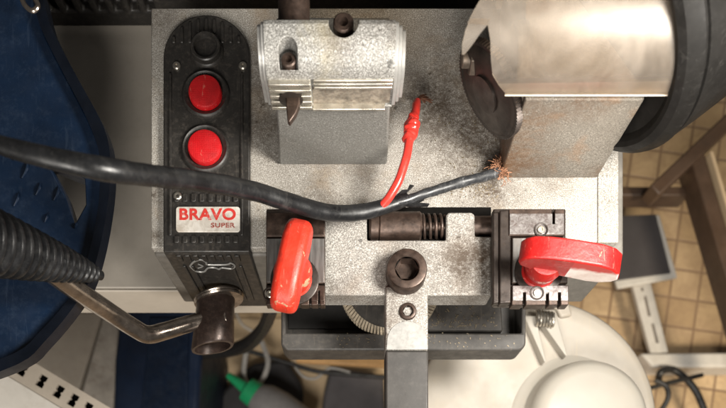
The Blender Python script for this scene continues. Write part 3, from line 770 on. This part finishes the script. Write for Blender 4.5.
# an angle: sloping face with holes and a plain flange
def rot2(px, py): return px, py
d = Vector((fx(104, za)-fx(17, za), fy(404, za)-fy(352, za), 0)).normalized(); nrm = Vector((d.y, -d.x, 0))
org = P(17, 352, za)
holes = []
for (hx, hy) in ((22.5, 369.5), (41.5, 381), (58.5, 391.5), (73, 400), (87, 408.5), (100, 417)):
    c = P(hx, hy, za)
    dog = [(-6, -9), (6, -9), (6, -2.5), (3.5, 0), (6, 2.5), (6, 9), (-6, 9), (-6, 2.5), (-3.5, 0), (-6, -2.5)]
    holes.append(MB().prism([(c.x+d.x*a_+d.y*b_*1.0, c.y+d.y*a_-d.x*b_) for a_, b_ in dog], za-60, za+20))
q0, q1 = org, org+d*220
band = 36
MB().prism([(q0.x, q0.y), ((q0+nrm*band).x, (q0+nrm*band).y), ((q1+nrm*band).x, (q1+nrm*band).y), (q1.x, q1.y)], za-5, za).build('slotted_face', 'beige', rl, bevel=1, cuts=holes)
q2, q3 = q0+nrm*(band+.5)-d*30, q1+nrm*(band+.5)
MB().prism([(q2.x, q2.y), ((q2+nrm*260).x, (q2+nrm*260).y), ((q3+nrm*260).x, (q3+nrm*260).y), (q3.x, q3.y)], za-9, za-3).build('plain_flange', 'whitemetal', rl, bevel=1)
qa, qb = q0+nrm*3+d*2, q1-d*3
MB().prism([(qa.x, qa.y), ((qa+nrm*30).x, (qa+nrm*30).y), ((qb+nrm*30).x, (qb+nrm*30).y), (qb.x, qb.y)], za-60, za-20).build('added_shade_backing', 'holeshade', rl)  # black plate added behind the slots so they look deep in shade
bb = empty('plastic_bin', P(150, 390, FLOOR), 'navy blue plastic bin standing under the front edge of the bench', 'bin')
zq_ = -900
MB().prism(pp([(121, 300), (196, 300), (203, 330), (197, 440), (112, 440), (114, 360)], zq_), FLOOR+1, zq_).build('bin_body', 'navy', bb, bevel=12, seg=3)
MB().prism(pp([(150, 318), (190, 318), (188, 425), (140, 425)], zq_), zq_-2, zq_+6).build('bin_lid', 'blue', bb, bevel=3)

# floor clutter, centre left
slab('cardboard_sheet', [(196, 318), (300, 318), (392, 362), (392, 440), (190, 440)], FLOOR+6, 5, 'card', 'tan cardboard sheet lying on the floor under the bench', 'cardboard')
slab('wooden_board', [(300, 350), (384, 350), (386, 366), (296, 361)], -900, 20, 'board', 'orange wooden board just below the chip tray', 'board')
slab('cloth_bag', [(204, 410), (224, 388), (252, 362), (286, 358), (303, 385), (300, 440), (190, 440)], FLOOR+60, 50, 'cloth', 'black cloth bag on the cardboard beside the green nozzle', 'bag', bevel=14)
slab('folded_cloth', [(330, 366), (384, 374), (386, 440), (318, 440), (324, 392)], FLOOR+50, 40, 'clothgrey', 'folded charcoal cloth on the floor left of the black lever', 'cloth', bevel=10)
bo = empty('squeeze_bottle', P(262, 400, FLOOR+70), 'grey squeeze bottle with a green nozzle lying on the black bag', 'bottle')
a, b = P(228, 375, FLOOR+120), P(300, 428, FLOOR+115)
dv = (b-a); 
MB().lathe(a+dv*.36, dv, [(0, 16), (8, 36), (30, 48), (70, 54), (170, 54), (176, 40), (176, 0)], 32).build('bottle_body', 'bottle', bo)
MB().lathe(a, dv, [(0, 8), (58, 17), (60, 32), (104, 36), (108, 20)], 28).build('nozzle', 'green', bo)
def cable(name, pts, r, mat, label, cat='cable'):
    return tag(MB().tube(pts, r, 10, 10).build(name, mat), label, cat)
z = FLOOR+90
cable('thick_cable', [P(272, 308, -300), P(262, 330, -600), P(244, 346, -800), P(215, 352, -900), P(180, 352, -950)], [9, 12, 15, 15, 15], 'blackcable', 'thick black cable curving behind the lamp socket')
cable('thin_cable', [P(222, 346, z), P(252, 352, z), P(285, 362, z), P(316, 371, z), P(345, 374, z), P(400, 378, z)], 6, 'blackcable', 'thin black cable crossing the floor toward the lever')
cable('grey_cable', [P(262, 342, z), P(268, 362, z+5), P(262, 380, z+5), P(252, 387, z+10), P(244, 376, z), P(246, 352, z)], 7, 'greycable', 'light grey cable looped above the green nozzle')
cable('pale_cord', [P(236, 312, z), P(244, 326, z), P(264, 334, z), P(262, 318, z)], 4.5, 'benchlip', 'pale cord tangled beside the lamp socket')
cable('white_lead', [P(292, 362, z), P(303, 376, z), P(316, 378, z), P(330, 368, z), P(350, 372, z+12)], 3.5, 'greycable', 'thin whitish lead beside the folded cloth')

# ------------------------------------------------------------------ cream dish-like bin
zd = -250
cr = empty('round_dish', P(545, 440, FLOOR), 'large round cream plastic dish with raised centre and a small spring, right of the lever', 'dish')
cx, cy_, k_ = fx(535, zd), fy(420, zd), (D-zd)/D
R = 122*k_
m = MB().lathe((cx, cy_, zd), (0, 0, 1), [(FLOOR-zd+1, R*.66), (-70, R-14), (-20, R-2), (-7, R), (-1, R-1.5), (2, R-5), (2.4, R-11), (1.2, R-24), (-1, R-44), (-3, R*.5), (-5, 0)], 96)
m.build('dish_body', 'cream', cr, angle=50)
hx, hy = fx(583, zd), fy(422, zd)
m = MB().lathe((hx, hy, zd-8), (0, 0, 1), [(0, 98), (4, 97), (6, 92), (7, 82), (9, 80), (30, 77), (40, 73), (45, 66), (47, 56), (48, 30), (48.5, 0)], 80)
m.build('raised_centre', 'creamdome', cr, angle=50)
for pts in ([(521.5, 319), (533, 319), (543.5, 364), (542, 365)], [(540, 327), (552.5, 316), (564.5, 358), (563, 359)]):
    q = [P(a, b, zd+2) for a, b in pts]
    m = MB().prism([(p.x, p.y) for p in q], zd-8, zd+16)
    m.build('hinge_rib', 'creamdome', cr, bevel=1.5)
m = MB(); pts = []
for i in range(6*12+1):
    a = 2*math.pi*i/12; f = i/72
    c = P(536+18*f, 318+2*f, zd+22)
    pts.append((c.x, c.y+9*math.cos(a), c.z+9*math.sin(a)))
m.tube(pts, 1.7, 7, 2).build('hinge_spring', 'spring', cr)
MB().prism(pp([(514, 296), (566, 296), (572, 316), (560, 318), (556, 309), (516, 309)], zd+6), zd-12, zd+10).build('hinge_block', 'cream', cr, bevel=3)
# second pale piece left of the dish
sl = MB().prism(pp([(428, 345), (520, 345), (520, 440), (428, 440)], zd-75), FLOOR+1, zd-75).build('white_box', 'creamdome', None, bevel=5)
tag(sl, 'white plastic box partly under the cream dish, beside the black lever', 'box')

# ------------------------------------------------------------------ right: things on the floor
st = empty('metal_stand', P(660, 320, FLOOR), 'pale metal stand with a dark grey panel and slotted bar, right of the machine', 'stand')
zz = FLOOR+120
MB().prism(pp([(612, 218), (660, 214), (678, 277), (618, 288), (606, 250)], zz), zz-14, zz-2).build('panel_frame', 'whitemetal', st, bevel=3)
MB().prism(pp([(610, 216), (656, 214), (671, 273), (612, 281)], zz+3), zz-2, zz+3).build('panel', 'greypanel', st, bevel=2)
sl_c = [MB().prism(pp(p, zz-40), zz-80, zz) for p in ([(640.5, 287), (643, 287), (644, 291), (641.5, 291)], [(643.5, 295.5), (646.5, 295.5), (651, 316), (648, 316)], [(651, 323), (654, 323), (659, 343), (656, 343)])]
MB().prism(pp([(632, 284), (650, 281), (668, 352), (651, 354)], zz-40), zz-55, zz-40).build('slotted_bar', 'whitemetal', st, bevel=2, cuts=sl_c)
MB().prism(pp([(641, 353), (760, 352), (760, 367), (653, 367)], zz-30), FLOOR+1, zz-30).build('foot_bar', 'whitemetal', st, bevel=6)
wd = empty('wooden_trestle', P(690, 230, FLOOR), 'dark brown wooden frame of crossed beams standing on the tiles behind the motor', 'trestle')
zw = FLOOR+330
def beam(a, b, w, h, mat, name, z):
    A, B = P(*a, z), P(*b, z); d = (B-A).normalized(); n = Vector((d.y, -d.x, 0))*w
    MB().prism([(A.x+n.x, A.y+n.y), (B.x+n.x, B.y+n.y), (B.x-n.x, B.y-n.y), (A.x-n.x, A.y-n.y)], z-h, z).build(name, mat, wd, bevel=4)
beam((696, 150), (776, 420), 17, 70, 'wood', 'beam', zw)
beam((655, 190), (740, 110), 15, 60, 'wood', 'beam', zw+20)
beam((612, 191), (690, 191), 11, 60, 'wood', 'beam', zw-60)
beam((712, 150), (792, 420), 4.5, 30, 'card', 'beam_edge', zw+8)
cable('black_lead', [P(658, 382, z), P(661, 372, z+20), P(672, 369.5, z), P(685, 378, z), P(697, 393, z), P(708, 420, z)], 9, 'blackcable', 'black lead coiled on the tiles at the right of the cream dish')
cable('short_lead', [P(650, 388, z+60), P(668, 383, z+50), P(685, 379, z+30), P(702, 375, z+10)], 6, 'blackcable', 'short black lead end crossing over the coiled lead')
cable('dish_flex', [P(655, 380, z+200), P(666, 386, z+200), P(668, 398, z+200), P(660, 412, z+180)], 6, 'blackcable', 'black flex hanging over the rim of the cream dish')

# ------------------------------------------------------------------ camera, light, world
cam = bpy.data.cameras.new('Camera'); co = bpy.data.objects.new('Camera', cam); col.objects.link(co)
co.location = (0, 0, D*S); co.rotation_euler = (0, 0, 0)
cam.sensor_width = 36; cam.lens = 36*727/726; cam.shift_x = 13/726; cam.shift_y = 356/726
cam.clip_start = .005; cam.clip_end = 50
cam.dof.use_dof = True; cam.dof.focus_distance = (D-8)*S; cam.dof.aperture_fstop = 9
sc.camera = co
def area(name, loc, target, size, power, color):
    l = bpy.data.lights.new(name, 'AREA'); l.shape = 'DISK'; l.size = size*S; l.energy = power; l.color = color
    o = bpy.data.objects.new(name, l); col.objects.link(o); o.location = Vector(loc)*S
    o.rotation_euler = (Vector(target)-Vector(loc)).to_track_quat('-Z', 'Y').to_euler(); return o
area('key_lamp', (340, 230, 420), (120, 330, 0), 190, 3.9, (1, .95, .87))
area('front_fill', (-150, -1300, 1300), (50, 300, -200), 900, 22, (1, .95, .88))  # soft fill added in front to lift front faces and low objects
l = bpy.data.lights.new('floor_fill', 'SPOT'); l.energy = 85; l.color = (1, .86, .66); l.spot_size = math.radians(46); l.spot_blend = .9; l.shadow_soft_size = .12  # spot added off to the right to brighten the floor tiles
o = bpy.data.objects.new('floor_fill', l); col.objects.link(o); o.location = Vector((1500, -500, 700))*S
o.rotation_euler = (Vector((700, 350, -1250))-Vector((1500, -500, 700))).to_track_quat('-Z', 'Y').to_euler()
w = bpy.data.worlds.new('World'); sc.world = w; w.use_nodes = True
bg = w.node_tree.nodes['Background']; bg.inputs[0].default_value = (.95, .9, .83, 1); bg.inputs[1].default_value = .075
sc.view_settings.view_transform = 'Standard'; sc.view_settings.look = 'None'; sc.view_settings.exposure = 0
sc.render.engine = 'CYCLES'; sc.cycles.use_denoising = True
sc.render.resolution_x = 1024; sc.render.resolution_y = 575
